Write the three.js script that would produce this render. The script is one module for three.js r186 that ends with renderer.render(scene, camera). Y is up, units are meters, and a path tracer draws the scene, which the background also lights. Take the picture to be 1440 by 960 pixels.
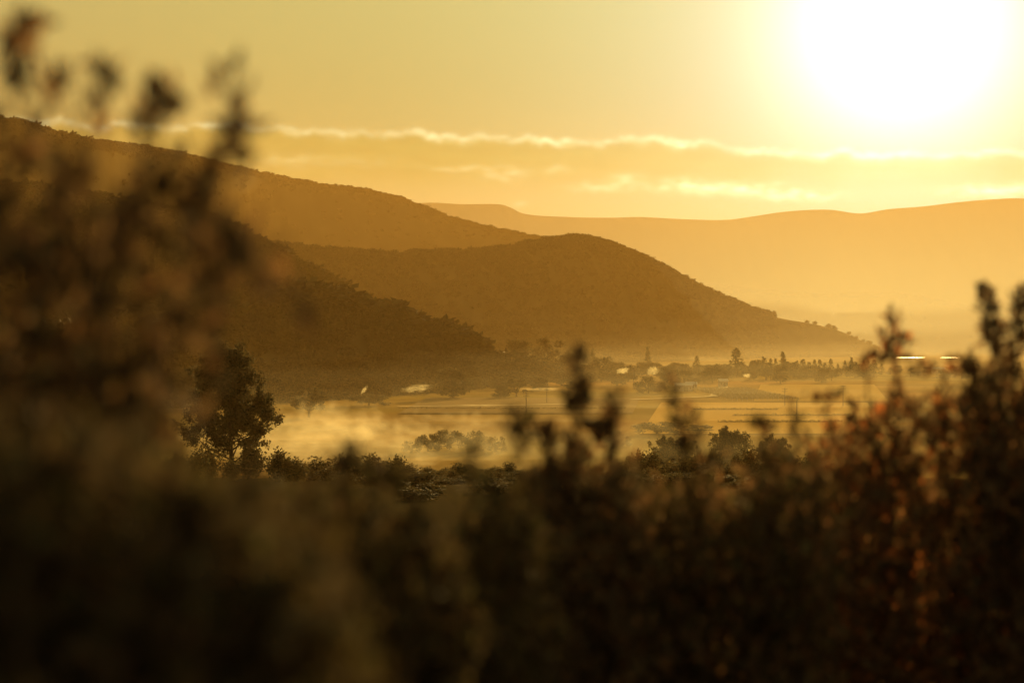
import * as THREE from 'three';
import { createNoise2D, createNoise3D } from 'simplex-noise';

// ---------------------------------------------------------------- camera, exposure, sun, sky
const scene = new THREE.Scene();
const FOV = 16.06, W0 = 1440, H0 = 960, EYE = 27;
const camera = new THREE.PerspectiveCamera(FOV, 1024 / 682, 0.1, 40000);
camera.position.set(0, EYE, 0);
camera.lookAt(0, EYE, -100);
camera.focus = 900;
camera.userData.fStop = 3.1;
const EXPO = 5.0;
const renderer = new THREE.WebGLRenderer();
renderer.toneMapping = THREE.LinearToneMapping;
renderer.toneMappingExposure = EXPO;
renderer.shadowMap.enabled = true;

const K = 2 * Math.tan((FOV * Math.PI) / 360) / H0;      // tangent of one photo pixel
const at = (u, v, d) => new THREE.Vector3((u - 720) * K * d, EYE + (480 - v) * K * d, -d);
function rng(seed) { let s = seed | 0; return () => { s = (s + 0x6d2b79f5) | 0; let t = Math.imul(s ^ (s >>> 15), 1 | s); t = (t + Math.imul(t ^ (t >>> 7), 61 | t)) ^ t; return ((t ^ (t >>> 14)) >>> 0) / 4294967296; }; }
const n2 = createNoise2D(rng(11)), n3 = createNoise3D(rng(12));
const fbm2 = (x, y, o = 4) => { let s = 0, a = 0.5; for (let i = 0; i < o; i++) { s += a * n2(x, y); x = x * 2.03 + 17; y = y * 2.03 + 5; a *= 0.5; } return s; };
const fbm3 = (x, y, z, o = 4) => { let s = 0, a = 0.5; for (let i = 0; i < o; i++) { s += a * n3(x, y, z); x = x * 2.03 + 17; y = y * 2.03 + 5; z = z * 2.03 + 9; a *= 0.5; } return s; };
const clamp = THREE.MathUtils.clamp, lerp = THREE.MathUtils.lerp, sstep = THREE.MathUtils.smoothstep;
function table(list) { return (x) => { if (x <= list[0][0]) return list[0][1]; for (let i = 1; i < list.length; i++) if (x <= list[i][0]) { const a = list[i - 1], b = list[i]; return lerp(a[1], b[1], (x - a[0]) / (b[0] - a[0])); } return list[list.length - 1][1]; }; }

const sunDir = at(1268, 36, 1).sub(new THREE.Vector3(0, EYE, 0)).normalize();
const sun = new THREE.DirectionalLight(new THREE.Color().setRGB(1, 0.65, 0.22), 5);
sun.position.copy(sunDir).multiplyScalar(9000);
sun.castShadow = true;
Object.assign(sun.shadow.camera, { left: -4000, right: 4000, top: 3000, bottom: -3000, near: 10, far: 20000 });
sun.shadow.mapSize.set(4096, 4096);
scene.add(sun, sun.target);

const FOG_DENSITY = 5.5e-5, FOG_TOP = 516;
scene.fog = new THREE.FogExp2(new THREE.Color().setRGB(1, 0.63, 0.21), FOG_DENSITY);

{ // the sunrise sky: clear golden air, the sun's aureole and one long stratus bank with bright rims
  const W = 4096, H = 3072, data = new Float32Array(W * H * 4);
  const rimV = table([[-600, 150], [0, 163], [60, 166], [95, 164], [130, 173], [200, 168], [260, 174], [340, 170], [390, 179], [450, 181], [520, 184], [560, 182], [620, 186], [700, 189], [800, 195], [860, 196], [930, 192], [1000, 199], [1035, 202], [1060, 209], [1120, 211], [1200, 211], [1350, 212], [1440, 207], [2000, 200]]);
  const wisps = [[410, 226, 45, 9, 0.28], [500, 228, 60, 8, 0.14], [650, 237, 40, 3, 0.45], [712, 244, 26, 9, 0.5], [785, 239, 14, 6, 0.4], [845, 263, 34, 6, 0.55], [880, 252, 20, 8, 0.45], [960, 262, 45, 8, 0.7], [1040, 266, 70, 8, 0.8], [1120, 275, 60, 6, 0.8], [1400, 268, 62, 7, 0.9], [1560, 264, 120, 9, 0.6], [730, 288, 9, 3, 0.3], [-160, 236, 120, 9, 0.15]];
  const haze = [1.75, 0.7, 0.16];
  for (let row = 0; row < H; row++) {
    const el = ((row + 0.5) / H - 0.5) * Math.PI, ce = Math.cos(el), y = Math.sin(el), deg = (el * 180) / Math.PI;
    const T = Math.max(0.3, Math.exp(-FOG_DENSITY * Math.min(FOG_TOP / Math.max(Math.tan(Math.max(el, 0)), 0.001), 9800)));
    for (let col = 0; col < W; col++) {
      const az = ((col + 0.5) / W - 0.25) * 2 * Math.PI, x = Math.sin(az) * ce, z = -Math.cos(az) * ce;
      const th = (Math.acos(clamp(x * sunDir.x + y * sunDir.y + z * sunDir.z, -1, 1)) * 180) / Math.PI;
      const up = clamp(deg / 9, 0, 1), far = 0.5 + 0.5 * Math.exp(-Math.max(0, th - 15) / 45);
      let c = [lerp(0.52, 0.59, up) * far, lerp(0.37, 0.51, up) * far, lerp(0.085, 0.175, up) * far];
      const high = deg > 9 ? Math.exp(-(deg - 9) / 25) : 1;
      c[0] *= lerp(0.8, 1, high); c[1] *= lerp(0.85, 1, high); c[2] *= lerp(1.1, 1, high);
      const away = sstep(th, 35, 110); // the sky turns duller away from the sunrise
      c = [lerp(c[0], 0.38, away), lerp(c[1], 0.3, away), lerp(c[2], 0.16, away)];
      const glow = [0.75 * Math.exp(-th / 6), 0.93 * Math.exp(-th / 5.3), 0.98 * Math.exp(-th / 3.9)], core = 0.85 * Math.exp(-((th / 2.5) ** 2));
      c = c.map((v, i) => 0.9 * v + 0.93 * glow[i] + core);
      if (deg > -0.5 && deg < 9) {
        const wrap = Math.abs(az) < 1.2 ? Math.tan(az) / K : (az * 180 / Math.PI) * 60, u = 720 + wrap, v = 480 - (Math.tan(el) / Math.max(0.3, Math.cos(az))) / K;
        const fine = 9 * fbm2(u / 75, 3.1, 5) + 3 * n2(u / 13, 7.7) * (0.4 + 0.8 * Math.abs(n2(u / 90, 5.5))), rv = rimV(u) + fine, below = v - rv;
        const lump = fbm2(u / 26, v / 9, 4), thick = 3.6 + 3.2 * n2(u / 60, 1.5);
        let rim = Math.exp(-((below - 5) ** 2) / (2 * (below < 5 ? 3 : thick) ** 2)) * (0.75 + 0.9 * lump) * sstep(below, -3, 3);
        const strength = (0.3 + 0.5 * Math.exp(-th / 9)) * clamp(0.85 + 0.9 * fbm2(u / 140, 21.3, 3), 0.25, 1.4);
        const bank = sstep(below, 2, 16) * (1 - sstep(v, 228 + 14 * fbm2(u / 90, 9.2, 3), 285));
        let w = 0;
        for (const [wu, wv, su, sv, a] of wisps) {
          const du = (u - wu) / su, dv = (v - wv - 3 * n2(u / 30, wv)) / sv;
          if (Math.abs(du) < 2.5 && Math.abs(dv) < 3) w += a * Math.exp(-du * du - dv * dv) * clamp(0.75 + 1.5 * fbm2(u / 30, v / 11 + wv, 4), 0, 1.8);
        }
        const edge = Math.max(0, rim) * strength + w * 0.75 * (0.45 + 0.8 * Math.exp(-th / 10));
        const dim = 1 - bank * (0.08 + 0.06 * fbm2(u / 120, v / 20, 3));
        c = [c[0] * dim + edge, c[1] * dim * (1 - 0.01 * bank) + edge * 0.88, c[2] * dim * (1 - 0.22 * bank) + edge * 0.55];
      }
      const o = (row * W + col) * 4;
      for (let i = 0; i < 3; i++) data[o + i] = Math.max(c[i] * 0.12, (c[i] - haze[i] * (1 - T)) / T) / EXPO;
      data[o] = Math.max(data[o], data[o + 1] / 1.08);
      data[o + 3] = 1;
    }
  }
  const tex = new THREE.DataTexture(data, W, H, THREE.RGBAFormat, THREE.FloatType);
  tex.mapping = THREE.EquirectangularReflectionMapping;
  tex.magFilter = THREE.LinearFilter;
  tex.needsUpdate = true;
  scene.background = tex;
  scene.environment = tex;
}

// ---------------------------------------------------------------- helpers
const taken = new Map();
function numbered(name) { const n = taken.get(name) ?? 0; taken.set(name, n + 1); return n ? `${name}_${String(n).padStart(3, '0')}` : name; }
function tag(o, label, category, group, kind) {
  if (label) o.userData.label = label;
  if (category) o.userData.category = category;
  if (group) o.userData.group = group;
  if (kind) o.userData.kind = kind;
  return o;
}
function shade(o) { o.castShadow = true; o.receiveShadow = true; return o; }
function thing(name, pos, label, category, group) { const g = new THREE.Group(); g.name = numbered(name); g.position.copy(pos); scene.add(g); return tag(g, label, category, group); }
function part(name, geo, mat, parent) { const m = shade(new THREE.Mesh(geo, mat)); m.name = parent === scene ? numbered(name) : name; parent.add(m); return m; }
const matte = (r, g, b, extra = {}) => new THREE.MeshLambertMaterial({ color: lin(r, g, b), side: THREE.DoubleSide, ...extra });
const lin = (r, g, b) => new THREE.Color().setRGB(r, g, b);
const std = (r, g, b, rough = 0.9, extra = {}) => new THREE.MeshStandardMaterial({ color: lin(r, g, b), roughness: rough, side: THREE.DoubleSide, ...extra });
const leafMat = (r, g, b, t = 0.4) => new THREE.MeshPhysicalMaterial({ color: lin(r, g, b), roughness: 0.95, transmission: t, thickness: 0, specularIntensity: 0.15, vertexColors: true, side: THREE.DoubleSide });

class Tris { // a growing list of small faces, with a colour each
  constructor() { this.p = []; this.c = []; }
  tri(a, b, c, col) { this.p.push(a.x, a.y, a.z, b.x, b.y, b.z, c.x, c.y, c.z); for (let i = 0; i < 3; i++) this.c.push(col[0], col[1], col[2]); }
  leaf(pos, dir, len, wid, r, col) { // a folded, pointed leaf of two faces
    const d = dir.clone().normalize(), s = new THREE.Vector3(r() - 0.5, r() - 0.5, r() - 0.5).cross(d).normalize(), n = d.clone().cross(s);
    const tip = pos.clone().addScaledVector(d, len), mid = pos.clone().addScaledVector(d, len * 0.45);
    const l = mid.clone().addScaledVector(s, wid / 2).addScaledVector(n, wid * 0.18), q = mid.clone().addScaledVector(s, -wid / 2).addScaledVector(n, wid * 0.18);
    this.tri(pos, l, tip, col); this.tri(pos, tip, q, col);
  }
  geo() {
    const g = new THREE.BufferGeometry();
    g.setAttribute('position', new THREE.Float32BufferAttribute(this.p, 3));
    g.setAttribute('color', new THREE.Float32BufferAttribute(this.c, 3));
    return g;
  }
}
const rv = (r) => { const z = 2 * r() - 1, a = r() * 6.2832, s = Math.sqrt(1 - z * z); return new THREE.Vector3(s * Math.cos(a), z, s * Math.sin(a)); };
const tone = (r, spread = 0.35) => { const v = 1 + (r() - 0.5) * 2 * spread, h = (r() - 0.5) * 0.3; return [v * (1 + h), v, v * (1 - h * 0.5)]; };

class Wood { // tapered limbs joined into one mesh
  constructor() { this.p = []; this.i = []; this.n = []; }
  limb(pts, r0, r1, sides = 6) {
    const base = this.p.length / 3, N = pts.length;
    for (let k = 0; k < N; k++) {
      const d = pts[Math.min(k + 1, N - 1)].clone().sub(pts[Math.max(k - 1, 0)]).normalize(), a = Math.abs(d.y) > 0.9 ? new THREE.Vector3(1, 0, 0) : new THREE.Vector3(0, 1, 0);
      const s = a.cross(d).normalize(), t = d.clone().cross(s), rad = lerp(r0, r1, k / (N - 1));
      for (let j = 0; j < sides; j++) {
        const an = (j / sides) * 6.2832, nx = s.clone().multiplyScalar(Math.cos(an)).addScaledVector(t, Math.sin(an));
        this.n.push(nx.x, nx.y, nx.z);
        this.p.push(pts[k].x + nx.x * rad, pts[k].y + nx.y * rad, pts[k].z + nx.z * rad);
      }
    }
    for (let k = 0; k < N - 1; k++) for (let j = 0; j < sides; j++) {
      const a = base + k * sides + j, b = base + k * sides + ((j + 1) % sides), c = a + sides, d = b + sides;
      this.i.push(a, b, d, a, d, c);
    }
    return this;
  }
  geo() {
    const g = new THREE.BufferGeometry();
    g.setAttribute('position', new THREE.Float32BufferAttribute(this.p, 3));
    g.setAttribute('normal', new THREE.Float32BufferAttribute(this.n, 3));
    g.setIndex(this.i);
    return g;
  }
}
const M = {
  soil: matte(0.11, 0.085, 0.05), bark: matte(0.07, 0.05, 0.035), twig: matte(0.06, 0.042, 0.03),
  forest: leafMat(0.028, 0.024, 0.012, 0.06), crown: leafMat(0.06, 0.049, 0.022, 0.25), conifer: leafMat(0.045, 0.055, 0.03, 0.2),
  shrub: leafMat(0.088, 0.064, 0.034, 0.12), olive: leafMat(0.092, 0.074, 0.03, 0.14), red: leafMat(0.24, 0.085, 0.026, 0.4), brown: leafMat(0.13, 0.076, 0.036, 0.3),
  pole: std(0.09, 0.07, 0.05), wall: std(0.26, 0.22, 0.17), roof: std(0.42, 0.37, 0.3, 0.4, { metalness: 0.3 }), dark: std(0.06, 0.05, 0.045),
  track: matte(0.42, 0.34, 0.2), water: new THREE.MeshPhysicalMaterial({ color: lin(0.02, 0.025, 0.025), roughness: 0.5, specularIntensity: 0.06, side: THREE.DoubleSide }),
  haze: new THREE.MeshPhysicalMaterial({ color: lin(0.86, 0.94, 0.85), roughness: 1, transmission: 0.34, thickness: 0, specularIntensity: 0, transparent: true, opacity: 0.28, vertexColors: true, side: THREE.DoubleSide }),
  mist: new THREE.MeshPhysicalMaterial({ color: lin(0.95, 0.88, 0.6), roughness: 1, transmission: 0.34, thickness: 0, specularIntensity: 0, transparent: true, opacity: 0.28, vertexColors: true, side: THREE.DoubleSide }),
};

// ---------------------------------------------------------------- the ground: hillside under the viewer, then the flat valley floor
const SLOPE = 0.0518;
function groundY(x, z) {
  const d = -z, hill = EYE - 1.7 - SLOPE * d - 0.00002 * x * x, edge = 345 + 25 * fbm2(x / 90, 4.4, 2);
  let y = 0;
  if (d < edge + 140) { const f = sstep(d, edge, edge + 130); y = Math.max(0, hill * (1 - f)); y += (d > 40 ? 0.5 : 0.04) * fbm2(x / 22, z / 22, 3) * (1 - f); }
  else y = 0.25 * fbm2(x / 200, z / 200, 2);
  return d < -30 ? EYE - 1.7 : y;
}
{
  const zs = [], xs = [];
  for (let i = 0; i <= 220; i++) { const t = i / 220; zs.push(60 - 8 * i * (1 - t) - (t ** 4) * 16000 - 600 * t * t); }
  for (let i = -110; i <= 110; i++) { const t = i / 110; xs.push(60 * t + Math.sign(t) * (Math.abs(t) ** 4) * 6500); }
  const pos = [], col = [], idx = [];
  zs.sort((a, b) => b - a);
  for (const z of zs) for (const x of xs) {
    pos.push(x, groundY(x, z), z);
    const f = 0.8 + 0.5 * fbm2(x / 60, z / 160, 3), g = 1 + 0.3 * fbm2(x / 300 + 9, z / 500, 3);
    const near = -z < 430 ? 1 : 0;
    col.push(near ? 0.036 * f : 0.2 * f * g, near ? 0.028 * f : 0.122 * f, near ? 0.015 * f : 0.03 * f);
  }
  const n = xs.length;
  for (let j = 0; j < zs.length - 1; j++) for (let i = 0; i < n - 1; i++) { const a = j * n + i; idx.push(a, a + 1, a + n, a + 1, a + n + 1, a + n); }
  const g = new THREE.BufferGeometry();
  g.setAttribute('position', new THREE.Float32BufferAttribute(pos, 3));
  g.setAttribute('color', new THREE.Float32BufferAttribute(col, 3));
  g.setIndex(idx); g.computeVertexNormals();
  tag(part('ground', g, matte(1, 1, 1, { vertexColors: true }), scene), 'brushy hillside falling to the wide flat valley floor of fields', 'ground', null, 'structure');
}

// ---------------------------------------------------------------- hills: each a ridge line with slopes to either side, and the woods on them
function spline(list) { return new THREE.CatmullRomCurve3(list.map(([u, v, d]) => new THREE.Vector3(u, v, d)), false, 'centripetal'); }
function hill(name, label, list, o) {
  const full = []; let d0 = list[0][2];
  for (let i = 0; i < list.length; i++) { // fill in the depths left out
    let d = list[i][2];
    if (d === undefined) { let j = i + 1; while (list[j][2] === undefined) j++; let k = i - 1; d = lerp(full[k][2], list[j][2], (list[i][0] - list[k][0]) / (list[j][0] - list[k][0])); }
    full.push([list[i][0], list[i][1], d]);
  }
  const curve = spline(full), N = o.n ?? 260, S = 36, pos = [], idx = [], rows = [];
  for (let i = 0; i <= N; i++) {
    const q = curve.getPoint(i / N), p = at(q.x, q.y, q.z), top = Math.max(2, p.y - (o.lower ?? 0));
    rows.push({ x: p.x, z: p.z, top, front: (o.front ?? 2.4) * top + 60, back: (o.back ?? 2) * top + 60 });
  }
  const height = (i, s) => { // s from -1 (foot towards the viewer) over 0 (ridge) to 1 (far foot)
    const r = rows[i], a = Math.abs(s), f = 0.5 + 0.5 * Math.cos(Math.PI * Math.pow(a, 0.92));
    const z = r.z + (s < 0 ? -s * r.front : -s * r.back), x = r.x, spur = 1 + (o.spur ?? 0.5) * sstep(a, 0.05, 0.45) * fbm2(x / (o.grain ?? 240) + 3, z / ((o.grain ?? 240) * 2.2), 4);
    return new THREE.Vector3(x + 0.12 * (s < 0 ? -s * r.front : 0) * fbm2(x / 400, 2.2, 2), r.top * f * spur - 3 * a, z);
  };
  for (let i = 0; i <= N; i++) for (let j = 0; j <= S; j++) { const p = height(i, (j / S) * 2 - 1); pos.push(p.x, p.y, p.z); }
  for (let i = 0; i < N; i++) for (let j = 0; j < S; j++) { const a = i * (S + 1) + j; idx.push(a, a + S + 1, a + 1, a + 1, a + S + 1, a + S + 2); }
  const g = new THREE.BufferGeometry();
  g.setAttribute('position', new THREE.Float32BufferAttribute(pos, 3));
  const col = [];
  for (let k = 0; k < pos.length; k += 3) { const f = 1 + 0.6 * fbm2(pos[k] / 90, pos[k + 2] / 90, 4); col.push(0.036 * f, 0.03 * f, 0.015 * f); }
  g.setAttribute('color', new THREE.Float32BufferAttribute(col, 3));
  g.setIndex(idx); g.computeVertexNormals();
  tag(part(name, g, matte(1, 1, 1, { vertexColors: true }), scene), label, 'hill', null, 'structure');
  if (o.trees) woods(o, rows, height, N);
}
function crownGeo(seed, lobes, faces, size, flat = 0.8) { // a rounded crown of many leaf-clump faces, unit height 1
  const r = rng(seed), t = new Tris(), L = [];
  for (let i = 0; i < lobes; i++) { const a = r() * 6.2832, q = 0.3 * Math.sqrt(r()); L.push([new THREE.Vector3(q * Math.cos(a), 0.35 + 0.38 * r(), q * Math.sin(a)), 0.18 + 0.14 * r()]); }
  for (let i = 0; i < faces; i++) {
    const [c, rad] = L[Math.floor(r() * lobes)], d = rv(r), p = c.clone().addScaledVector(d, rad * (0.75 + 0.35 * r()));
    p.y = Math.max(0.1, c.y + (p.y - c.y) * flat);
    t.leaf(p, rv(r).addScaledVector(d, 0.6), size * (0.7 + 0.7 * r()), size * (0.6 + 0.5 * r()), r, tone(r));
  }
  return t.geo();
}
const forestCrowns = [crownGeo(31, 7, 190, 0.2), crownGeo(32, 5, 170, 0.22), crownGeo(33, 9, 210, 0.19)];
function woods(o, rows, height, N) {
  const r = rng(o.seed), spots = [];
  let tries = 0;
  while (spots.length < o.trees && tries++ < o.trees * 12) {
    const i = Math.floor(r() * (N + 1)), onRidge = r() < (o.ridge ?? 0.25), s = onRidge ? (r() - 0.6) * 0.06 : -Math.pow(r(), 1.3) * 0.95;
    const p = height(i, s);
    if (o.bare && o.bare(720 + p.x / (-p.z * K), p, r)) continue;
    if (fbm2(p.x / 70, p.z / 70, 3) < (onRidge ? -0.35 : -0.12) && r() < 0.8) continue;
    p.x += (r() - 0.5) * 8;
    spots.push([p, onRidge ? o.wide ?? 1 : 1, (o.size[0] + (o.size[1] - o.size[0]) * r() * r()) * (onRidge ? o.crest ?? 1.15 : 1)]);
  }
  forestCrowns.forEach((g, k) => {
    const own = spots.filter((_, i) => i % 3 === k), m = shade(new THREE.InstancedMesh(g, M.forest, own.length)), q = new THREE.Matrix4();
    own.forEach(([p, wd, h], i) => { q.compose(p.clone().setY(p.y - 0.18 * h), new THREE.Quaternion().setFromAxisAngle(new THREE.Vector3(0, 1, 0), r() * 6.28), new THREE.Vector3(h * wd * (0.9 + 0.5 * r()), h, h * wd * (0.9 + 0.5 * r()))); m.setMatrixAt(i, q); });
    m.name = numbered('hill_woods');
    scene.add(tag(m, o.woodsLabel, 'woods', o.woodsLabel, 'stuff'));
  });
}
hill('hill', 'dark wooded hill rising on the left behind the tall blurred shrub', [[-320, 190, 1300], [-100, 240, 1360], [0, 262, 1400], [60, 268], [130, 279, 1460], [200, 291], [260, 301], [300, 314], [340, 334, 1600], [380, 354], [430, 380], [480, 409], [540, 446], [600, 484], [650, 512, 1900]],
  { lower: 6, crest: 1.3, wide: 1.35, trees: 5200, size: [5, 12], seed: 41, ridge: 0.3, front: 2.0, woodsLabel: 'dark oak woods covering the left hill' });
hill('hill', 'low dark wooded spur running down to the valley floor', [[-60, 500, 950], [100, 470, 1000], [220, 440, 1060], [300, 416, 1110], [350, 408, 1150], [400, 405, 1190], [440, 411], [480, 419, 1260], [520, 430], [560, 444, 1350], [600, 457], [630, 467], [660, 486, 1480], [700, 504], [740, 517, 1600], [790, 530, 1750]],
  { lower: 7, crest: 1.4, wide: 1.45, trees: 4200, size: [4.5, 12], seed: 42, ridge: 0.35, front: 2.2, woodsLabel: 'dark oak woods covering the low spur' });
hill('hill', 'rounded brown hill in mid valley with a tree lined crest', [[200, 350, 2250], [300, 340, 2350], [360, 343, 2420], [400, 345], [440, 350, 2520], [480, 352], [520, 355, 2680], [560, 358], [600, 355], [650, 353, 2900], [700, 350], [740, 343, 3100], [780, 336], [815, 333, 3350], [850, 339], [880, 351], [920, 368, 3720], [960, 390], [1000, 410, 4020], [1050, 430], [1100, 444, 4320], [1150, 453], [1190, 465, 4500], [1230, 484], [1265, 497, 4580]],
  { lower: 5, n: 340, trees: 6500, size: [6, 12], seed: 43, ridge: 0.35, grain: 420, bare: (u, p, r) => u > 1090 && r() < 0.97, woodsLabel: 'woods covering the rounded middle hill' });
hill('hill', 'long high ridge descending from the left behind the wooded hills', [[-340, 90, 1800], [-100, 146, 2000], [0, 170, 2100], [50, 182], [130, 201, 2500], [200, 209], [270, 222, 3300], [340, 239, 3900], [400, 251, 4320], [460, 261], [520, 269, 4500], [560, 279], [600, 294], [650, 311, 4570], [700, 323], [760, 334, 4600], [820, 346], [900, 376, 4620]],
  { lower: 4, n: 340, trees: 4200, size: [6, 12], seed: 44, ridge: 0.6, grain: 700, spur: 0.3, front: 1.6, bare: (u, p, r) => u > 400 && r() < 0.6, woodsLabel: 'thin scattered woods along the high left ridge' });
hill('hill', 'pale far mountain ridge closing the valley under the sun', [[440, 305, 6810], [540, 292, 6880], [600, 285, 6960], [650, 287], [700, 287, 7100], [716, 291], [740, 301, 7250], [800, 305], [860, 306, 7470], [900, 305], [960, 308], [1020, 309, 7770], [1060, 304], [1100, 298], [1140, 295, 8070], [1170, 295], [1210, 300], [1250, 294, 8360], [1300, 290], [1350, 284, 8580], [1400, 280], [1440, 279, 8730], [1600, 292, 8880], [1800, 320, 9030]],
  { n: 420, grain: 1400, front: 0.95, spur: 0.2 });
hill('hill', 'low pale ridge beyond the middle hill on the sunny side', [[900, 415, 5730], [960, 407, 5733], [1010, 406, 5739], [1060, 411], [1130, 417, 5751], [1200, 416], [1260, 418, 5763], [1300, 423], [1340, 432], [1400, 445, 5781], [1440, 453], [1560, 474, 5805]],
  { n: 260, grain: 500, front: 0.6, trees: 500, size: [8, 14], seed: 46, ridge: 0.7, woodsLabel: 'scattered trees on the low pale ridge' });

// ---------------------------------------------------------------- trees
function makeTree(kind, seed) { // unit height; returns [trunk geometry, crown geometry, crown material]
  const r = rng(seed), wood = new Wood();
  if (kind === 'conifer' || kind === 'spire') {
    const t = new Tris(), wide = kind === 'spire' ? 0.14 : 0.24;
    wood.limb([0, 0.3, 0.6, 0.97].map((y) => new THREE.Vector3(0, y, 0)), 0.022, 0.003);
    for (let i = 0; i < 60; i++) {
      const y = 0.08 + 0.88 * (i / 60), reach = 1.25 * wide * (1 - y) * (0.65 + 0.55 * r()), a = r() * 6.2832, out = new THREE.Vector3(Math.cos(a), -0.2, Math.sin(a));
      wood.limb([new THREE.Vector3(0, y, 0), new THREE.Vector3(0, y, 0).addScaledVector(out, reach)], 0.005, 0.001, 3);
      for (let k = 0; k < 12; k++) { const q = Math.sqrt(r()); t.leaf(new THREE.Vector3(0, y + 0.02 * (r() - 0.5), 0).addScaledVector(out, reach * q), rv(r).addScaledVector(out, 0.8), 0.05, 0.03, r, tone(r)); }
    }
    return [wood.geo(), t.geo(), M.conifer];
  }
  const t = new Tris(), lobes = kind === 'dome' ? 34 : kind === 'open' ? 24 : 26, faces = kind === 'open' ? 2200 : 3000;
  const tip = [];
  wood.limb([0, 0.12, 0.26].map((y) => new THREE.Vector3(0.01 * r(), y, 0.01 * r())), 0.035, 0.024);
  for (let i = 0; i < lobes; i++) {
    const a = r() * 6.2832, e = r(), rad = kind === 'dome' ? 0.62 : kind === 'open' ? 0.42 : 0.34;
    const y = kind === 'dome' ? 0.12 + 0.72 * e : kind === 'open' ? 0.28 + 0.6 * e : 0.14 + 0.74 * e, q = rad * Math.sqrt(Math.max(0.02, 1 - Math.pow((y - 0.35) / 0.62, 2))) * (0.35 + 0.6 * Math.sqrt(r()));
    const c = new THREE.Vector3(q * Math.cos(a), y, q * Math.sin(a));
    tip.push([c, (kind === 'open' ? 0.09 : 0.13) * (0.7 + 0.6 * r())]);
    wood.limb([new THREE.Vector3(0, 0.2, 0), new THREE.Vector3(c.x * 0.4, lerp(0.22, c.y, 0.55), c.z * 0.4), c], 0.014, 0.003, 4);
  }
  for (let i = 0; i < faces; i++) { const [c, rad] = tip[Math.floor(r() * tip.length)], d = rv(r); t.leaf(c.clone().addScaledVector(d, rad * Math.pow(r(), 0.4)), rv(r).addScaledVector(d, 0.5), 0.055 * (0.6 + 0.7 * r()), 0.045, r, tone(r)); }
  return [wood.geo(), t.geo(), M.crown];
}
const protos = {};
for (const [k, n] of [['round', 4], ['dome', 3], ['open', 3], ['conifer', 3], ['spire', 3]]) protos[k] = Array.from({ length: n }, (_, i) => makeTree(k, 100 + k.length * 17 + i * 7 + k.charCodeAt(0)));
const treeR = rng(77);
function tree(kind, u, vtop, d, wpx, label, group, sink = 0) { // stands on the ground at distance d, its top at photo row vtop
  const x = (u - 720) * K * d, y = groundY(x, -d) - sink, h = EYE + (480 - vtop) * K * d - y;
  const natural = { round: 0.95, dome: 1.4, open: 1.0, conifer: 0.44, spire: 0.26 }[kind], set = protos[kind], [tg, cg, cm] = set[Math.floor(treeR() * set.length)];
  const g = thing({ round: 'broadleaf_tree', dome: 'domed_tree', open: 'open_crowned_tree', conifer: 'conifer_tree', spire: 'slender_conifer' }[kind], new THREE.Vector3(x, y - 0.02, -d), label, 'tree', group);
  const w = wpx ? (wpx * K * d) / natural : h;
  g.scale.set(w, h, w); g.rotation.y = treeR() * 6.28;
  part('trunk', tg, M.bark, g); part('crown', cg, cm, g);
  return g;
}
// single trees that stand out in the valley
tree('round', 730, 476, 1720, 58, 'tall rounded tree rising clear at the foot of the dark spur');
tree('open', 776, 472, 1850, 66, 'tall ragged tree beside the tall rounded one, below the brown hill');
tree('conifer', 834, 488, 2050, 16, 'thin ragged conifer behind the blurred centre branch');
tree('round', 846, 501, 1650, 46, 'dense dark tree next to the thin ragged conifer');
tree('dome', 912, 527, 1260, 52, 'broad low domed tree below a bright smoke puff in the fields');
tree('spire', 911, 486, 2080, 12, 'slender conifer behind the broad domed tree');
tree('conifer', 980, 499, 1950, 18, 'pointed conifer above the bright farm roofs');
tree('conifer', 1035, 488, 1820, 36, 'big dense conifer behind the vineyard');
tree('conifer', 1101, 493, 1900, 20, 'tall pointed conifer at the start of the far conifer row');
tree('dome', 519, 551, 1020, 66, 'smooth domed tree just above the golden mist bank');
tree('open', 434, 543, 860, 56, 'hazy open tree standing in the mist behind the sharp leafy tree');
tree('round', 637, 516, 1150, 62, 'broad dim tree in front of the dark spur');
tree('open', 726, 531, 1180, 42, 'open tree with bare trunk on the field edge left of the centre branch');
tree('round', 704, 541, 1150, 30, 'low bushy tree beside the open tree on the field edge');
tree('open', 600, 532, 1250, 34, 'dim open tree at the foot of the spur by a drifting smoke patch');
tree('dome', 925, 590, 700, 84, 'wide hazy tree mass at the near edge of the misty fields');
tree('open', 985, 597, 720, 48, 'thin hazy tree beside the wide tree mass at the field edge');
tree('round', 1178, 612, 640, 52, 'small tree half hidden by the reddish shrub');
tree('round', 1330, 522, 1700, 20, 'round tree against the sun glints beyond the reddish shrub');
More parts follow.
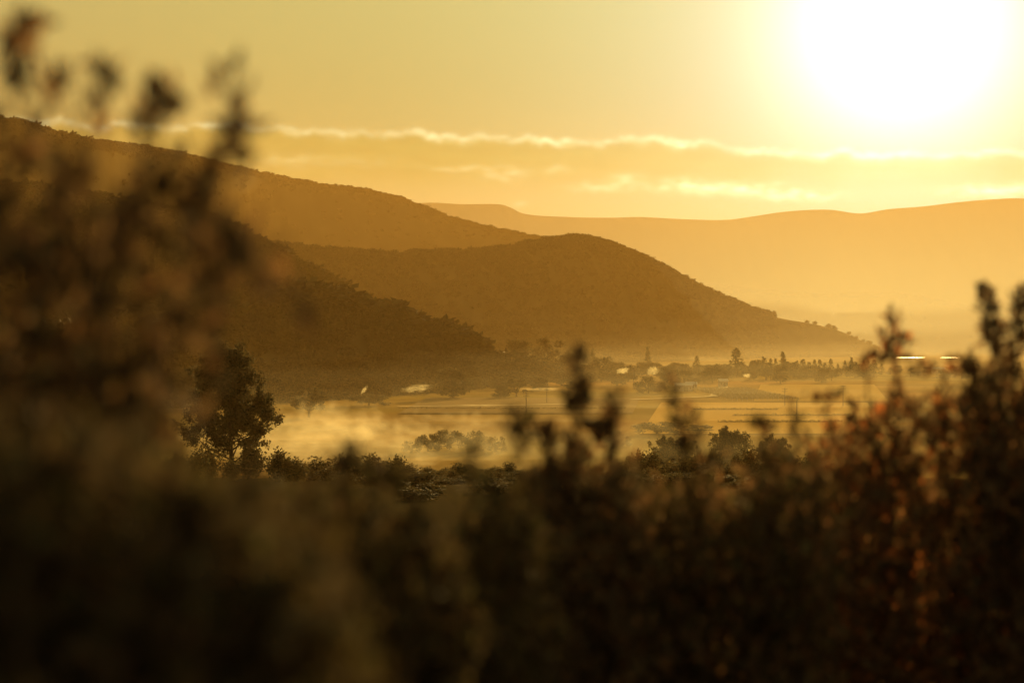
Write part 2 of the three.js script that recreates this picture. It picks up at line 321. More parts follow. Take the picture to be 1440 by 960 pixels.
{ // trees wrapped in the mist bank
  for (const [u, v, d, w] of [[602, 606, 596, 40], [632, 600, 604, 52], [668, 603, 600, 44], [698, 612, 592, 34], [578, 618, 590, 32], [860, 602, 640, 40], [876, 612, 620, 30]]) tree('dome', u, v, d, w, 'round tree veiled by the golden valley mist', 'trees wrapped in the mist bank');
  const r = rng(5);
  for (const [u, v, d, w] of [[692, 508, 1600, 44], [752, 500, 1680, 46], [800, 496, 1750, 50], [824, 512, 1560, 40], [868, 520, 1480, 36], [790, 520, 1480, 48], [662, 520, 1420, 44], [884, 512, 1650, 34], [760, 530, 1350, 38], [808, 534, 1330, 40], [700, 528, 1360, 40], [938, 514, 1600, 40], [962, 520, 1520, 36], [1000, 512, 1680, 44]]) tree('round', u, v, d, w, 'rounded tree in the hazy grove between the spur and the farm roofs', 'hazy groves in mid valley');
  for (let i = 0; i < 46; i++) { const u = 785 + i * 9.6 + 8 * r(), d = 1560 + 480 * r(); tree(r() < 0.75 ? 'round' : 'open', u, 508 + 12 * r() + 3 * Math.sin(u / 30), d, 26 + 24 * r(), 'hazy broadleaf tree in the long belt across the valley', 'tree belt across the valley floor'); }
  for (let i = 0; i < 22; i++) { const u = 1056 + i * 8.6 + 5 * r(), d = 1850 + 350 * r(); tree(r() < 0.5 ? 'spire' : 'conifer', u, 497 + 12 * r() + (u > 1130 ? 3 : 0), d, 10 + 7 * r(), 'small slender conifer in the far row behind the fields', 'conifer row behind the fields'); }
  for (let i = 0; i < 16; i++) { const u = 1250 + i * 12 + 8 * r(), d = 1750 + 400 * r(); tree(r() < 0.5 ? 'spire' : 'round', u, 508 + 14 * r(), d, 12 + 14 * r(), 'pale hazy tree beyond the reddish shrub in the glare', 'pale trees in the glare'); }
  for (let i = 0; i < 12; i++) { const u = 560 + i * 17 + 10 * r(), d = 1300 + 250 * r(); tree('round', u, 522 + 14 * r(), d, 26 + 20 * r(), 'dim bushy tree at the foot of the dark spur', 'trees at the foot of the spur'); }
}
// sharply focused trees on the near slope
function heroTree(name, label, base, H, wid, seed, leafN, size, shape) {
  const r = rng(seed), g = thing(name, base, label, 'tree'), trunk = new Wood(), t = new Tris(), V = (x, y, z) => new THREE.Vector3(x, y, z);
  const stem = (y) => V(0.02 * H * Math.sin(y * 3.1 + seed), y * H, 0.015 * H * Math.cos(y * 2.3));
  trunk.limb([0, 0.15, 0.35, 0.55, 0.75, 0.96].map(stem), 0.021 * H, 0.003 * H, 9);
  part('trunk', trunk.geo(), M.bark, g);
  const tips = [], limbs = 44;
  for (let i = 0; i < limbs; i++) {
    const f = 0.14 + 0.84 * ((i + r()) / limbs), a = i * 2.4 + r() * 0.8, reach = wid * shape(f) * (0.75 + 0.4 * r()), rise = reach * (0.45 + 0.5 * r()), s = stem(f * 0.93);
    const out = V(Math.cos(a), 0, Math.sin(a)), e = s.clone().addScaledVector(out, reach).add(V(0, rise, 0)), mid = s.clone().lerp(e, 0.5).add(V((r() - 0.5) * 0.3, -0.1 * reach, (r() - 0.5) * 0.3));
    const limb = new Wood(); limb.limb([s, mid, e], 0.0075 * H * (1.1 - f), 0.0015 * H, 5);
    for (let k = 0; k < 8; k++) {
      const q = 0.3 + 0.65 * r(), p = q < 0.5 ? s.clone().lerp(mid, q * 2) : mid.clone().lerp(e, q * 2 - 1), w = p.clone().addScaledVector(rv(r).add(V(out.x * 0.6, 0.35, out.z * 0.6)), 0.07 * H * (0.5 + 0.7 * r()));
      limb.limb([p, p.clone().lerp(w, 0.5).add(V(0, 0.02 * H * r(), 0)), w], 0.002 * H, 0.0006 * H, 3);
      tips.push(w);
      if (r() < 0.6) tips.push(p.clone().lerp(w, 0.55));
    }
    part('limb', limb.geo(), M.bark, g);
  }
  for (let i = 0; i < leafN; i++) { const c = tips[Math.floor(Math.pow(r(), 0.95) * tips.length)], d = rv(r); t.leaf(c.clone().addScaledVector(d, 0.042 * H * Math.pow(r(), 0.5)), rv(r).add(V(0, -0.3, 0)), size * (0.6 + 0.7 * r()), size * 0.62, r, tone(r)); }
  tag(part('crown', t.geo(), M.crown, g), null, null, null, 'stuff');
  return g;
}
const slopeAt = (u, d) => { const x = (u - 720) * K * d; return new THREE.Vector3(x, groundY(x, -d) - 0.05, -d); };
heroTree('leafy_tree', 'sharp dark leafy tree with open pointed crown left of the mist bank', slopeAt(326, 272), 15.4, 5.6, 9, 34000, 0.34, (f) => Math.pow(Math.sin(Math.PI * clamp(0.22 + 0.78 * f, 0, 1)), 0.9) * (1.15 - 0.55 * f));
heroTree('leafy_tree', 'round crowned sharp tree right of the thin blurred twig', slopeAt(1026, 430), 10.2, 3.9, 19, 15000, 0.34, (f) => 0.55 + 0.6 * Math.sin(Math.PI * Math.min(1, f * 1.05)) - 0.3 * f);
heroTree('leafy_tree', 'bushy sharp tree with glinting leaves below the wide hazy tree mass', slopeAt(944, 420), 8.2, 4.6, 23, 17000, 0.34, (f) => 0.6 + 0.5 * Math.sin(Math.PI * f) - 0.3 * f);
heroTree('leafy_tree', 'small sharp tree between the round crowned tree and the reddish shrub', slopeAt(1088, 440), 8.8, 3.6, 29, 11000, 0.34, (f) => 0.6 + 0.5 * Math.sin(Math.PI * f) - 0.3 * f);
{ // brush along the lip of the near slope and round the leafy tree
  const r = rng(91), set = [makeBush(1), makeBush(2), makeBush(3)];
  function makeBush(s) { const q = rng(s * 31), t = new Tris(), w = new Wood(); for (let k = 0; k < 9; k++) { const a = q() * 6.28, e = new THREE.Vector3(0.4 * Math.cos(a) * q(), 0.5 + 0.45 * q(), 0.4 * Math.sin(a) * q()); w.limb([new THREE.Vector3(), e.clone().multiplyScalar(0.5).setX(e.x * 0.3), e], 0.03, 0.006, 4); for (let i = 0; i < 130; i++) { const d = rv(q); t.leaf(e.clone().multiplyScalar(0.08 + 0.92 * Math.sqrt(q())).addScaledVector(d, 0.22 * Math.sqrt(q())), rv(q), 0.09, 0.06, q, tone(q)); } } return [w.geo(), t.geo()]; }
  function bush(u, d, h, w, label, group) { const p = slopeAt(u, d), g = thing('slope_bush', p, label, 'bush', group), [a, b] = set[Math.floor(r() * 3)]; g.scale.set(w, h, w); g.rotation.y = r() * 6.28; part('stem', a, M.bark, g); part('foliage', b, M.crown, g); }
  for (let i = 0; i < 15; i++) bush(385 + i * 13 + 8 * r(), 268 + 26 * r(), 1.9 + 2.0 * r() - i * 0.05, 3 + 2 * r(), 'dark leafy bush beside the sharp leafy tree at the mist edge', 'bushes round the leafy tree');
  for (let i = 0; i < 9; i++) bush(150 + i * 24 + 8 * r(), 262 + 26 * r(), 2.2 + 2.2 * r(), 3.4 + 2 * r(), 'dark bush under the sharp leafy tree', 'bushes under the leafy tree');
  for (let i = 0; i < 170; i++) bush(530 + i * 4.2 + 8 * r(), 296 + 46 * r(), 0.8 + 1.3 * r() * r() + (i > 20 && i < 50 ? 0.4 : 0), 1.8 + 2 * r(), 'low dark scrub bush on the lip of the near slope', 'scrub along the lip of the slope');
  for (let i = 0; i < 26; i++) bush(880 + i * 13 + 8 * r(), 300 + 30 * r(), 2 + 2.2 * r(), 3 + 1.5 * r(), 'dark bush below the sharp trees on the near slope', 'bushes below the sharp trees');
  for (let i = 0; i < 160; i++) bush(470 + 620 * r(), 110 + 185 * Math.sqrt(r()), 0.6 + 0.7 * r(), 1.5 + 2 * r(), 'small scrub clump on the shaded near slope', 'scrub on the near slope');
}

// ---------------------------------------------------------------- fields, tracks, ponds, farm, poles
function sheet(name, label, pts, lift, mat, cat) { // a flat outline on the valley floor, points as [photo column, distance]
  const s = new THREE.Shape(pts.map(([u, d]) => new THREE.Vector2((u - 720) * K * d, d))), g = new THREE.ShapeGeometry(s);
  g.rotateX(-Math.PI / 2);
  const o = part(name, g, mat, scene); o.position.y = lift;
  return tag(o, label, cat, null, 'structure');
}
sheet('field', 'mown pale field in front of the vineyard', [[900, 700], [1250, 700], [1220, 1060], [930, 1060]], 0.34, matte(0.32, 0.2, 0.05), 'field');
sheet('field', 'darker ploughed field left of the farm track', [[560, 900], [890, 900], [900, 1150], [600, 1150]], 0.36, matte(0.17, 0.12, 0.055), 'field');
sheet('field', 'long stubble field behind the vineyard', [[1060, 1080], [1250, 1080], [1230, 1500], [1070, 1500]], 0.38, matte(0.28, 0.18, 0.048), 'field');
function ribbon(name, label, pts, width, lift, mat) {
  const c = new THREE.CatmullRomCurve3(pts.map(([u, d]) => new THREE.Vector3((u - 720) * K * d, lift, -d))), pos = [], idx = [], N = 60;
  for (let i = 0; i <= N; i++) { const p = c.getPoint(i / N), t = c.getTangent(i / N), s = new THREE.Vector3(-t.z, 0, t.x).normalize().multiplyScalar(width / 2); pos.push(p.x + s.x, p.y, p.z + s.z, p.x - s.x, p.y, p.z - s.z); if (i < N) idx.push(2 * i, 2 * i + 1, 2 * i + 2, 2 * i + 1, 2 * i + 3, 2 * i + 2); }
  const g = new THREE.BufferGeometry(); g.setAttribute('position', new THREE.Float32BufferAttribute(pos, 3)); g.setIndex(idx); g.computeVertexNormals();
  return tag(part(name, g, mat, scene), label, 'track', null, 'structure');
}
ribbon('farm_track', 'pale curving farm track shining beside the vineyard', [[890, 1110], [950, 1140], [1000, 1175], [1008, 1230], [1016, 1380], [1018, 1420]], 5.5, 0.5, M.track);
ribbon('farm_track', 'straight pale track past the farm roofs', [[940, 1330], [980, 1350], [1018, 1365]], 12, 0.46, M.track);
ribbon('farm_track', 'pale track along the ditch below the dark spur', [[560, 990], [640, 1000], [720, 1010], [800, 1030]], 6, 0.5, M.track);
sheet('pond', 'thin bright pond far across the valley under the sun', [[1258, 4950], [1275, 4900], [1292, 4930], [1304, 4990], [1286, 5060], [1268, 5020]], 0.6, M.water, 'pond');
sheet('pond', 'second bright pond nearer the pale trees', [[1258, 3960], [1272, 3910], [1290, 3930], [1302, 3990], [1284, 4040], [1266, 4005]], 0.6, M.water, 'pond');
sheet('pond', 'small bright pond behind the dark upright twigs', [[1322, 3960], [1334, 3925], [1352, 3960], [1340, 4010]], 0.6, M.water, 'pond');
function shed(u, d, w, dep, h, label, group, turn = 0.1) {
  const x = (u - 720) * K * d, g = thing('farm_shed', new THREE.Vector3(x, 0.2, -d), label, 'shed', group);
  g.rotation.y = turn;
  part('wall', new THREE.BoxGeometry(w, h, dep).translate(0, h / 2, 0), M.wall, g);
  const s = new THREE.Shape([new THREE.Vector2(-dep / 2 - 0.4, 0), new THREE.Vector2(0, h * 0.45), new THREE.Vector2(dep / 2 + 0.4, 0), new THREE.Vector2(dep / 2 + 0.3, -0.12), new THREE.Vector2(0, h * 0.45 - 0.16), new THREE.Vector2(-dep / 2 - 0.3, -0.12)]);
  part('roof', new THREE.ExtrudeGeometry(s, { depth: w + 0.8, bevelEnabled: false }).rotateY(Math.PI / 2).translate(-w / 2 - 0.4, h + 0.15, 0), M.roof, g);
  part('door', new THREE.BoxGeometry(w * 0.25, h * 0.75, 0.08).translate(w * 0.1, h * 0.38, dep / 2 + 0.05), M.dark, g);
  for (const k of [-0.3, 0.38]) part('window', new THREE.BoxGeometry(w * 0.1, h * 0.3, 0.06).translate(w * k, h * 0.6, dep / 2 + 0.05), M.dark, g);
}
shed(961, 1300, 9, 6, 3, 'wide farm shed with shining metal roof at the yard');
shed(972, 1345, 6, 5, 3, 'smaller shed behind the wide farm shed');
shed(1017, 1430, 5, 5, 3.2, 'lone white roofed shed at the end of the track');
shed(1320, 2050, 11, 8, 3.4, 'glinting roof among the pale trees in the glare', null, -0.12);
shed(1352, 1980, 12, 8, 3.4, 'second glinting roof next to the pale round tree', null, -0.2);
function pole(u, vtop, d, label, lamp) {
  const x = (u - 720) * K * d, y = groundY(x, -d), h = EYE + (480 - vtop) * K * d - y, g = thing('utility_pole', new THREE.Vector3(x, y - 0.05, -d), label, 'pole');
  part('post', new THREE.CylinderGeometry(0.12, 0.19, h, 8).translate(0, h / 2, 0), M.pole, g);
  if (lamp) { part('lamp_arm', new Wood().limb([new THREE.Vector3(0, h - 0.3, 0), new THREE.Vector3(0.5, h + 0.3, 0), new THREE.Vector3(1.4, h + 0.5, 0)], 0.06, 0.05).geo(), M.pole, g); return; }
  for (const dy of [0.5, 1.5]) { const c = part('crossarm', new THREE.BoxGeometry(2.4, 0.14, 0.14).translate(0, h - dy, 0.2), M.pole, g); for (const k of [-1.05, -0.4, 0.4, 1.05]) part('insulator', new THREE.CylinderGeometry(0.05, 0.07, 0.2, 6).translate(k, h - dy + 0.17, 0.2), M.dark, c); }
}
pole(891, 518, 1380, 'utility pole with crossarms left of the broad domed tree');
pole(978, 531, 1290, 'utility pole beside the farm roofs');
pole(769, 543, 1060, 'utility pole left of the blurred centre branch');
pole(740, 551, 900, 'utility pole at the mist edge below the open tree');
pole(1104, 545, 1010, 'thin pole in the open field right of the vineyard');
pole(1121, 562, 820, 'leaning lamp pole with curved arm over the near field', true);
pole(1186, 541, 1000, 'thin pole near the reddish shrub');
{ // the vineyard: each row a line of posts, a wire and vines
  const r = rng(61), vine = new Tris(), L = 250;
  for (let i = 0; i < 1500; i++) vine.leaf(new THREE.Vector3(0.5 * (r() - 0.5), 0.7 + 0.9 * r(), -L * r()), rv(r), 0.3, 0.24, r, tone(r));
  const vg = vine.geo(), pg = new THREE.CylinderGeometry(0.06, 0.06, 2.1, 6).translate(0, 1.05, 0), wg = new THREE.CylinderGeometry(0.015, 0.015, L, 4).rotateX(Math.PI / 2).translate(0, 1.6, -L / 2);
  for (let i = 0; i < 14; i++) {
    const x = (1014 - 720) * K * 1150 + i * 2.3, g = thing('vineyard_row', new THREE.Vector3(x, 0.15, -1090), 'straight vine row with pale posts beside the farm track', 'vine row', 'vineyard rows');
    part('vines', vg, M.olive, g).userData.kind = 'stuff'; part('wire', wg, M.pole, g);
    for (let k = 0; k < 9; k++) part('post', pg, M.wall, g).position.z = -k * L / 8;
  }
  for (const [u0, u1, d, label] of [[975, 1095, 945, 'thin dark hedge line across the pale field'], [1010, 1185, 800, 'second thin hedge line nearer the sharp trees'], [560, 880, 960, 'long low hedge along the ploughed field'], [1030, 1200, 870, 'broken low hedge between the two thin ones']]) {
    const t = new Tris(), a = (u0 - 720) * K * d, b = (u1 - 720) * K * d, w = new Wood();
    for (let i = 0; i < 1800; i++) { const q = r(); t.leaf(new THREE.Vector3(a + (b - a) * q, 0.15 + 0.75 * r() * (0.7 + 0.5 * n2(q * 30, d)), 1.2 * (r() - 0.5)), rv(r), 0.3, 0.22, r, tone(r)); }
    for (let i = 0; i < 40; i++) { const x = a + (b - a) * (i + r()) / 40; w.limb([new THREE.Vector3(x, 0, 0), new THREE.Vector3(x, 0.7, 0)], 0.04, 0.02, 4); }
    const g = thing('hedge', new THREE.Vector3(0, 0.2, -d), label, 'hedge'); part('foliage', t.geo(), M.crown, g).userData.kind = 'stuff'; part('stems', w.geo(), M.bark, g).userData.kind = 'stuff';
  }
}

// ---------------------------------------------------------------- mist: drifting veils of droplets one behind another, denser and thinner from place to place
function mist(name, label, sheets, cat, kind, mat = M.mist) { // sheets: { d, u: [from, to], y: [low, high], nx, ny, roll, dens(u, y, x, d) -> 0..1 }
  const pos = [], col = [], idx = [];
  for (const s of sheets) {
    const base = pos.length / 3, a = [];
    for (let j = 0; j <= s.ny; j++) for (let i = 0; i <= s.nx; i++) {
      const u = lerp(s.u[0], s.u[1], i / s.nx), y = lerp(s.y[0], s.y[1], j / s.ny), x = (u - 720) * K * s.d;
      const edge = Math.min(1, 6 * i / s.nx, 6 * (s.nx - i) / s.nx);
      pos.push(x, y, -s.d + s.roll * fbm2(x / (s.wave ?? s.roll * 5) + s.d, y / ((s.wave ?? s.roll * 5) * 0.35), 3));
      const w = clamp(s.dens(u, y, x, s.d), 0, 1) * edge * (j === s.ny ? 0 : 1);
      a.push(w); col.push(1, 1, 1, w);
    }
    const n = s.nx + 1;
    for (let j = 0; j < s.ny; j++) for (let i = 0; i < s.nx; i++) { const k = j * n + i; if (Math.max(a[k], a[k + 1], a[k + n], a[k + n + 1]) > 0.01) idx.push(base + k, base + k + 1, base + k + n, base + k + 1, base + k + n + 1, base + k + n); }
  }
  const g = new THREE.BufferGeometry();
  g.setAttribute('position', new THREE.Float32BufferAttribute(pos, 3));
  g.setAttribute('color', new THREE.Float32BufferAttribute(col, 4));
  g.setIndex(idx); g.computeVertexNormals();
  return tag(part(name, g, mat, scene), label, cat, null, kind);
}
const bump = (u, c, w) => Math.exp(-(((u - c) / w) ** 2));
mist('mist_bank', 'bright golden mist bank lying along the river below the fields', Array.from({ length: 9 }, (_, k) => {
  const d = 486 + k * 22;
  return { d, u: [-140, 1130], y: [-0.5, 15], nx: 420, ny: 44, roll: 5, wave: 36, dens: (u, y, x) => {
    const top = 3 + 8.5 * bump(u, 470, 105) + 5 * bump(u, 690, 70) + 2.5 * bump(u, 865, 50) + 3.5 * bump(u, 60, 120) + 6 * fbm3(x / 15, 0.3, d / 16, 4) + 1.6 * n3(x / 4.5, y / 4, d / 14);
    const body = sstep(top - y, -0.4, 2.4), rag = 0.5 + 1.25 * fbm3(x / 13, y / 8.5, d / 13, 4);
    return body * clamp(rag, 0, 1) * 0.4 * (0.2 + 0.62 * bump(u, 500, 240) + 0.25 * bump(u, 860, 70) + 0.15 * bump(u, 40, 150));
  } };
}), 'mist', 'stuff');
mist('ground_mist', 'thin golden haze hanging low over the valley fields', [395, 560, 680, 820, 980, 1180, 1400, 1650, 1950].map((d) => {
  return { d, u: [100, 1700], y: [-0.5, 36], nx: 200, ny: 34, roll: 14, wave: 220, dens: (u, y, x) => lerp(0.24, 0.16, sstep(d, 800, 1500)) * Math.exp(-Math.max(0, y) / 9.5) * clamp(0.75 + 1.1 * fbm3(x / 90, y / 6, d / 150, 3), 0.1, 1.6) * (0.4 + 0.75 * sstep(u, 560, 1050)) };
}), 'mist', 'stuff');
mist('far_mist', 'pale mist lying across the valley behind the conifer row', [2250, 2600, 3300, 4200].map((d, k) => (
  { d, u: [200, 1700], y: [-0.5, 90], nx: 220, ny: 40, roll: 30, wave: 600, dens: (u, y, x) => (0.34 * Math.exp(-Math.max(0, y) / 13) + 0.05 * Math.exp(-y / 45)) * clamp(0.7 + 1.0 * fbm3(x / 240, y / 9, k, 3), 0.1, 1.5) * (0.7 + 0.6 * sstep(u, 850, 1200)) })), 'mist', 'stuff');
mist('added_haze_cloud', 'added golden haze sheets brightening the far end of the valley', [4650, 5000, 5350].map((d, k) => (  // sheets added to brighten the far valley, densest toward the sun
  { d, u: [-200, 1900], y: [-1, 660], nx: 160, ny: 60, roll: 30, wave: 2500, dens: (u, y, x) => 0.72 * Math.exp(-Math.max(0, y) / 300) * (1 - sstep(y, 300, 600)) * clamp(0.85 + 0.12 * fbm3(x / 1800, y / 300, k, 3), 0.2, 1.3) * (0.45 + 0.65 * sstep(u, 500, 1200)) })).concat({ d: 3650, u: [700, 1700], y: [-1, 280], nx: 120, ny: 40, roll: 20, wave: 1200, dens: (u, y) => 0.26 * sstep(u, 830, 1250) * (1 - sstep(y, 90, 270)) }), 'haze', 'stuff', M.haze);  // last sheet added to lighten the middle hill; cloud name keeps fog box low
function plume(u, v, d, w, h, lean, strength, label) { // smoke or steam caught by the sun, three folds deep
  const c = at(u, v, d), px = (w + Math.abs(lean)) / (K * d);
  mist('smoke_puff', label, [0, 1, 2].map((k) => ({ d: d + (k - 1) * 0.35 * w, u: [u - px * 1.3, u + px * 1.3], y: [c.y - h * 1.3, c.y + h * 1.3], nx: 40, ny: 26, roll: 0.3 * w, dens: (uu, y, x) => {
    const dy = (y - c.y) / h, dx = (x - c.x - lean * dy) / w, q = dx * dx + dy * dy + 1.7 * fbm3(dx * 1.6 + u, dy * 1.6, k, 4);
    return strength * (1 - sstep(q, 0.15, 0.95));
  } })), 'smoke');
}
plume(876, 521, 1450, 3.4, 1.9, 1.2, 0.57, 'bright smoke puff left of the broad domed tree');
plume(918, 521, 1400, 3.2, 2.6, 0.5, 0.42, 'bright smoke puff rising behind the broad domed tree');
plume(1051, 528, 1500, 2.4, 1.2, 0.2, 0.60, 'small bright steam puff between big conifer and vineyard');
plume(512, 548, 1080, 0.9, 1.7, 1.1, 0.48, 'thin bright smoke wisp above the smooth domed tree');
plume(586, 546, 1150, 6.5, 1.9, 2.6, 0.37, 'golden drifting smoke patch before the dark spur');
plume(672, 571, 1000, 9, 0.7, 0, 0.36, 'thin streak of steam along the ditch');
plume(760, 547, 1300, 12, 0.9, 0, 0.30, 'thin mist streak beside the open tree');

// ---------------------------------------------------------------- the blurred shrubs right in front of the viewer
function shrub(name, label, o) {
  const r = rng(o.seed), foot = new THREE.Vector3((o.foot - 720) * K * o.d, 0, -o.d);
  foot.y = groundY(foot.x, foot.z) - 0.03;
  const g = thing(name, foot, label, 'shrub'), t = new Tris(), twigs = new Wood();
  const loc = (u, v, d) => at(u, v, d).sub(foot);
  const leafSet = o.mats.map(() => new Tris());
  const put = (p, dir, s) => { const k = Math.floor(Math.pow(r(), o.bias ?? 1) * leafSet.length); leafSet[k].leaf(p, dir, o.leaf * s * (0.65 + 0.7 * r()), o.leaf * s * (0.38 + 0.2 * r()), r, tone(r, 0.4)); };
  const shoot = (pts, dens, from, thick, spread = 1) => {
    const c = new THREE.CatmullRomCurve3(pts), len = c.getLength(), n = Math.max(3, Math.round(len * dens)), line = c.getPoints(10);
    twigs.limb(line, thick, thick * 0.35, 4);
    for (let i = 0; i < n; i++) {
      const q = from + (1 - from) * r(), p = c.getPoint(q), dir = rv(r).addScaledVector(c.getTangent(q), 0.9).add(new THREE.Vector3(0, 0.3, 0));
      p.addScaledVector(rv(r), o.leaf * 0.35 * spread);
      put(p, dir, 1);
    }
  };
  const mains = o.mains.map((pts) => { // the chief branches, drawn from the ground up
    const P3 = pts.map(([u, v], i) => loc(u, v, o.d + (r() - 0.5) * 0.1 + (i - pts.length / 2) * 0.02 * (r() - 0.5))), bottom = new THREE.Vector3((r() - 0.5) * 0.12, 0, (r() - 0.5) * 0.12), low = P3[0].clone().multiplyScalar(0.45).add(new THREE.Vector3((r() - 0.5) * 0.1, 0, (r() - 0.5) * 0.1));
    const branch = new Wood(), full = [bottom, low, ...P3], c = new THREE.CatmullRomCurve3(full);
    branch.limb(c.getPoints(24), o.wood ?? 0.008, (o.wood ?? 0.008) * 0.2, 6);
    part('branch', branch.geo(), M.twig, g);
    return P3;
  });
  for (const P3 of mains) shoot(P3, o.dens * (o.mainDens ?? 1), o.from ?? 0.05, 0.0015, 1.6);
  for (const [u, v, w, h, n] of o.tufts ?? []) { const c0 = loc(u, v, o.d); for (let i = 0; i < n * (o.tuftDens ?? 1.8); i++) { const p = c0.clone().add(new THREE.Vector3((r() - 0.5) * 2 * w * K * o.d, (r() - 0.5) * 2 * h * K * o.d, (r() - 0.5) * 0.05)); put(p, rv(r).add(new THREE.Vector3(0, 0.6, 0)), 1); } }
  for (const f of o.fill) { // side shoots that fill the body of the shrub under its outline
    const env = table(f.top);
    for (let i = 0; i < f.n; i++) {
      const u = lerp(f.u[0], f.u[1], r()), top = env(u), v = top + (f.low - top) * Math.pow(r(), f.pow ?? 0.8), d = o.d + (r() - 0.35) * f.depth;
      if (f.gaps && fbm2(u / 60 + o.seed, v / 60, 2) < f.gaps) continue;
      const len = (0.05 + 0.1 * r()) * (f.len ?? 1), lean = (r() - 0.5) * 1.8, tip = loc(u, v, d), base = tip.clone().add(new THREE.Vector3(-lean * len, -len, (r() - 0.5) * len));
      shoot([base, base.clone().lerp(tip, 0.5).add(new THREE.Vector3((r() - 0.5) * 0.015, 0, 0)), tip], f.dens ?? o.dens, 0.1, 0.0013);
    }
  }
  tag(part('twigs', twigs.geo(), M.twig, g), null, null, null, 'stuff');
  leafSet.forEach((s, k) => s.p.length && tag(part('foliage', s.geo(), o.mats[k], g), null, null, null, 'stuff'));
}
shrub('tall_shrub', 'tall loose blurred shrub with upright budded twigs against the hills', { seed: 301, d: 2.6, foot: 60, leaf: 0.03, wood: 0.004, dens: 110, mats: [M.shrub, M.brown], bias: 1.6,
  mains: [[[-30, 560], [-10, 400], [0, 250], [12, 130], [30, 40]], [[-20, 480], [10, 300], [45, 190], [72, 128]], [[40, 620], [70, 420], [100, 260], [130, 170], [145, 95]], [[120, 640], [140, 420], [190, 280], [225, 190], [232, 138]], [[200, 700], [228, 560], [232, 420], [280, 300], [315, 210], [322, 115]], [[90, 500], [150, 330], [230, 262], [300, 240], [352, 232]], [[20, 640], [90, 520], [170, 430], [270, 385], [330, 355]], [[80, 680], [170, 560], [240, 490], [330, 452]], [[-10, 640], [10, 520], [40, 420], [80, 320]], [[150, 700], [180, 600], [190, 530], [170, 470]]],
  tufts: [[30, 45, 18, 22, 9], [8, 100, 14, 40, 8], [145, 108, 10, 20, 7], [70, 135, 12, 22, 8], [230, 148, 14, 24, 9], [195, 165, 10, 14, 4], [320, 128, 12, 18, 5], [332, 200, 16, 26, 14]],
  fill: [{ u: [-60, 345], top: [[-60, 170], [60, 190], [130, 205], [230, 200], [300, 230], [345, 220]], low: 330, n: 19, depth: 0.5, gaps: 0.0, dens: 220 }, { u: [-60, 330], top: [[-60, 300], [330, 330]], low: 490, n: 36, depth: 0.6, gaps: 0.04, dens: 230, pow: 1 }, { u: [-60, 205], top: [[-60, 450], [205, 500]], low: 640, n: 46, depth: 0.6, gaps: 0.05, dens: 230, pow: 1 }, { u: [-80, 130], top: [[-80, 230], [130, 300]], low: 640, n: 44, depth: 0.5, gaps: -0.05, dens: 230, pow: 1 }] });
shrub('low_shrub', 'dense dark olive shrub at the foot of the tall loose shrub', { seed: 302, d: 2.2, foot: 160, leaf: 0.032, dens: 150, mats: [M.shrub, M.olive, M.shrub],
  mains: [[[40, 1000], [60, 800], [50, 640]], [[160, 1000], [180, 820], [190, 650]], [[300, 1000], [310, 840], [300, 690]]],
  fill: [{ u: [-90, 470], top: [[-90, 560], [60, 590], [180, 610], [260, 650], [340, 690], [470, 760]], low: 1080, n: 900, depth: 0.9, pow: 0.9, dens: 170 }] });
shrub('low_shrub', 'dark shrub with rounded leaf tufts under the mist bank', { seed: 303, d: 3.5, foot: 480, leaf: 0.028, dens: 150, mats: [M.shrub, M.shrub, M.olive],
  mains: [[[470, 1000], [480, 800], [488, 640]], [[530, 1000], [545, 820], [550, 665]], [[400, 1000], [410, 840], [420, 690]]],
  tufts: [[490, 645, 14, 22, 14], [552, 672, 14, 18, 12], [520, 672, 12, 14, 8]],
  fill: [{ u: [290, 640], top: [[290, 690], [480, 675], [560, 690], [600, 735], [640, 790]], low: 1080, n: 900, depth: 0.9, pow: 0.85, dens: 160 }] });
shrub('low_shrub', 'thin twiggy shrub beside the shaded slope gap', { seed: 304, d: 4.2, foot: 690, leaf: 0.028, dens: 120, mats: [M.shrub, M.olive],
  mains: [[[640, 1000], [655, 800], [662, 640]], [[700, 1000], [735, 760], [722, 590]], [[670, 1000], [690, 820], [690, 700]]],
  tufts: [[722, 596, 12, 14, 10], [745, 605, 10, 12, 6], [662, 655, 12, 22, 12], [690, 690, 12, 20, 8]],
  fill: [{ u: [630, 760], top: [[630, 820], [660, 700], [700, 690], [760, 660]], low: 1080, n: 320, depth: 0.8, pow: 0.85, dens: 130 }, { u: [540, 660], top: [[540, 800], [660, 820]], low: 1080, n: 150, depth: 0.6, dens: 120 }] });
shrub('upright_shrub', 'dark upright shrub with one tall knotted spire in the middle', { seed: 305, d: 5.2, foot: 810, tuftDens: 1.3, leaf: 0.032, dens: 170, mats: [M.shrub, M.shrub, M.brown],
  mains: [[[800, 1000], [806, 760], [812, 620], [815, 505]], [[840, 1000], [850, 720], [862, 560]], [[760, 1000], [770, 760], [775, 640], [765, 600]], [[870, 1000], [880, 760], [885, 650]]],
  tufts: [[816, 512, 9, 14, 16], [814, 540, 7, 16, 12], [812, 565, 16, 14, 34], [862, 572, 8, 22, 18], [835, 600, 18, 14, 24], [850, 610, 20, 14, 30], [775, 610, 8, 14, 9], [742, 600, 12, 12, 12], [735, 630, 8, 14, 8]],
  fill: [{ u: [720, 900], top: [[720, 690], [760, 645], [790, 615], [830, 605], [860, 625], [880, 660], [900, 700]], low: 1080, n: 620, depth: 0.7, pow: 0.8, dens: 190 }] });
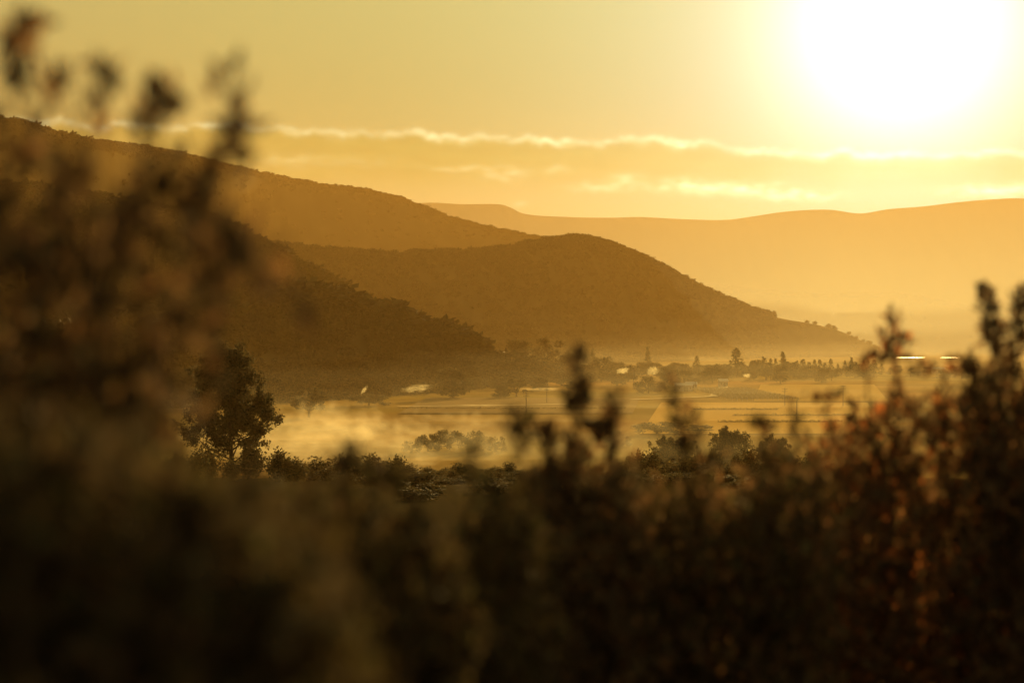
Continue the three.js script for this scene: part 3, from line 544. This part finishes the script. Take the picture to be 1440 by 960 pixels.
shrub('low_shrub', 'brownish shrub with thin pale twigs below the sharp trees', { seed: 306, d: 5.5, foot: 1000, leaf: 0.03, dens: 140, mats: [M.shrub, M.brown, M.olive], from: 0.1, mainDens: 0.4,
  mains: [[[960, 1000], [975, 720], [955, 610], [945, 535]], [[975, 1000], [985, 700], [972, 590]], [[1060, 1000], [1070, 740], [1072, 600]], [[1120, 1000], [1122, 720], [1116, 560]], [[915, 1000], [910, 760], [905, 660]]],
  tufts: [[945, 548, 6, 20, 8], [958, 596, 8, 14, 10], [972, 585, 7, 14, 5], [968, 620, 9, 12, 12], [1072, 602, 10, 13, 16], [1118, 600, 6, 20, 8], [1085, 650, 18, 18, 24], [1000, 650, 20, 12, 18]],
  fill: [{ u: [880, 1160], top: [[880, 705], [920, 675], [980, 650], [1040, 665], [1080, 635], [1160, 630]], low: 1080, n: 1100, depth: 0.9, pow: 0.8, dens: 150 }] });
shrub('reddish_shrub', 'rounded reddish brown shrub with scattered rusty leaves', { seed: 307, d: 6.6, foot: 1270, leaf: 0.034, dens: 150, mats: [M.brown, M.shrub, M.brown, M.red], bias: 1.6, mainDens: 0.3, wood: 0.01,
  mains: [[[1250, 1000], [1255, 700], [1262, 560], [1258, 445]], [[1180, 1000], [1190, 700], [1160, 570]], [[1220, 1000], [1225, 700], [1218, 505]], [[1320, 1000], [1325, 720], [1330, 520]], [[1380, 1000], [1390, 700], [1380, 530]], [[1150, 1000], [1160, 740], [1135, 600]]],
  tufts: [[1258, 455, 4, 14, 6], [1250, 480, 7, 9, 10], [1268, 485, 6, 10, 8], [1258, 500, 16, 6, 18], [1222, 508, 18, 8, 16], [1160, 560, 16, 7, 14], [1300, 522, 14, 10, 14], [1352, 515, 18, 10, 20]],
  fill: [{ u: [1125, 1520], top: [[1125, 650], [1160, 600], [1190, 575], [1220, 545], [1260, 505], [1300, 540], [1350, 540], [1400, 530], [1520, 520]], low: 1080, n: 1500, depth: 1.4, pow: 0.75, dens: 150, len: 1.2 }] });
shrub('upright_shrub', 'dark upright twigs with clustered leaves beside the reddish shrub', { seed: 308, d: 6.2, foot: 1420, leaf: 0.03, dens: 170, mats: [M.shrub, M.brown],
  mains: [[[1400, 1000], [1405, 640], [1400, 500], [1385, 410]], [[1430, 1000], [1430, 640], [1428, 500], [1440, 412]], [[1380, 1000], [1378, 640], [1362, 510]]],
  tufts: [[1388, 418, 9, 12, 12], [1395, 445, 12, 16, 26], [1400, 478, 14, 14, 28], [1438, 425, 10, 16, 24], [1432, 470, 14, 18, 30], [1366, 520, 12, 12, 18], [1415, 510, 18, 14, 30]],
  fill: [{ u: [1360, 1500], top: [[1360, 560], [1390, 500], [1420, 490], [1500, 460]], low: 1080, n: 360, depth: 0.6, pow: 0.8, dens: 150 }] });

renderer.render(scene, camera);
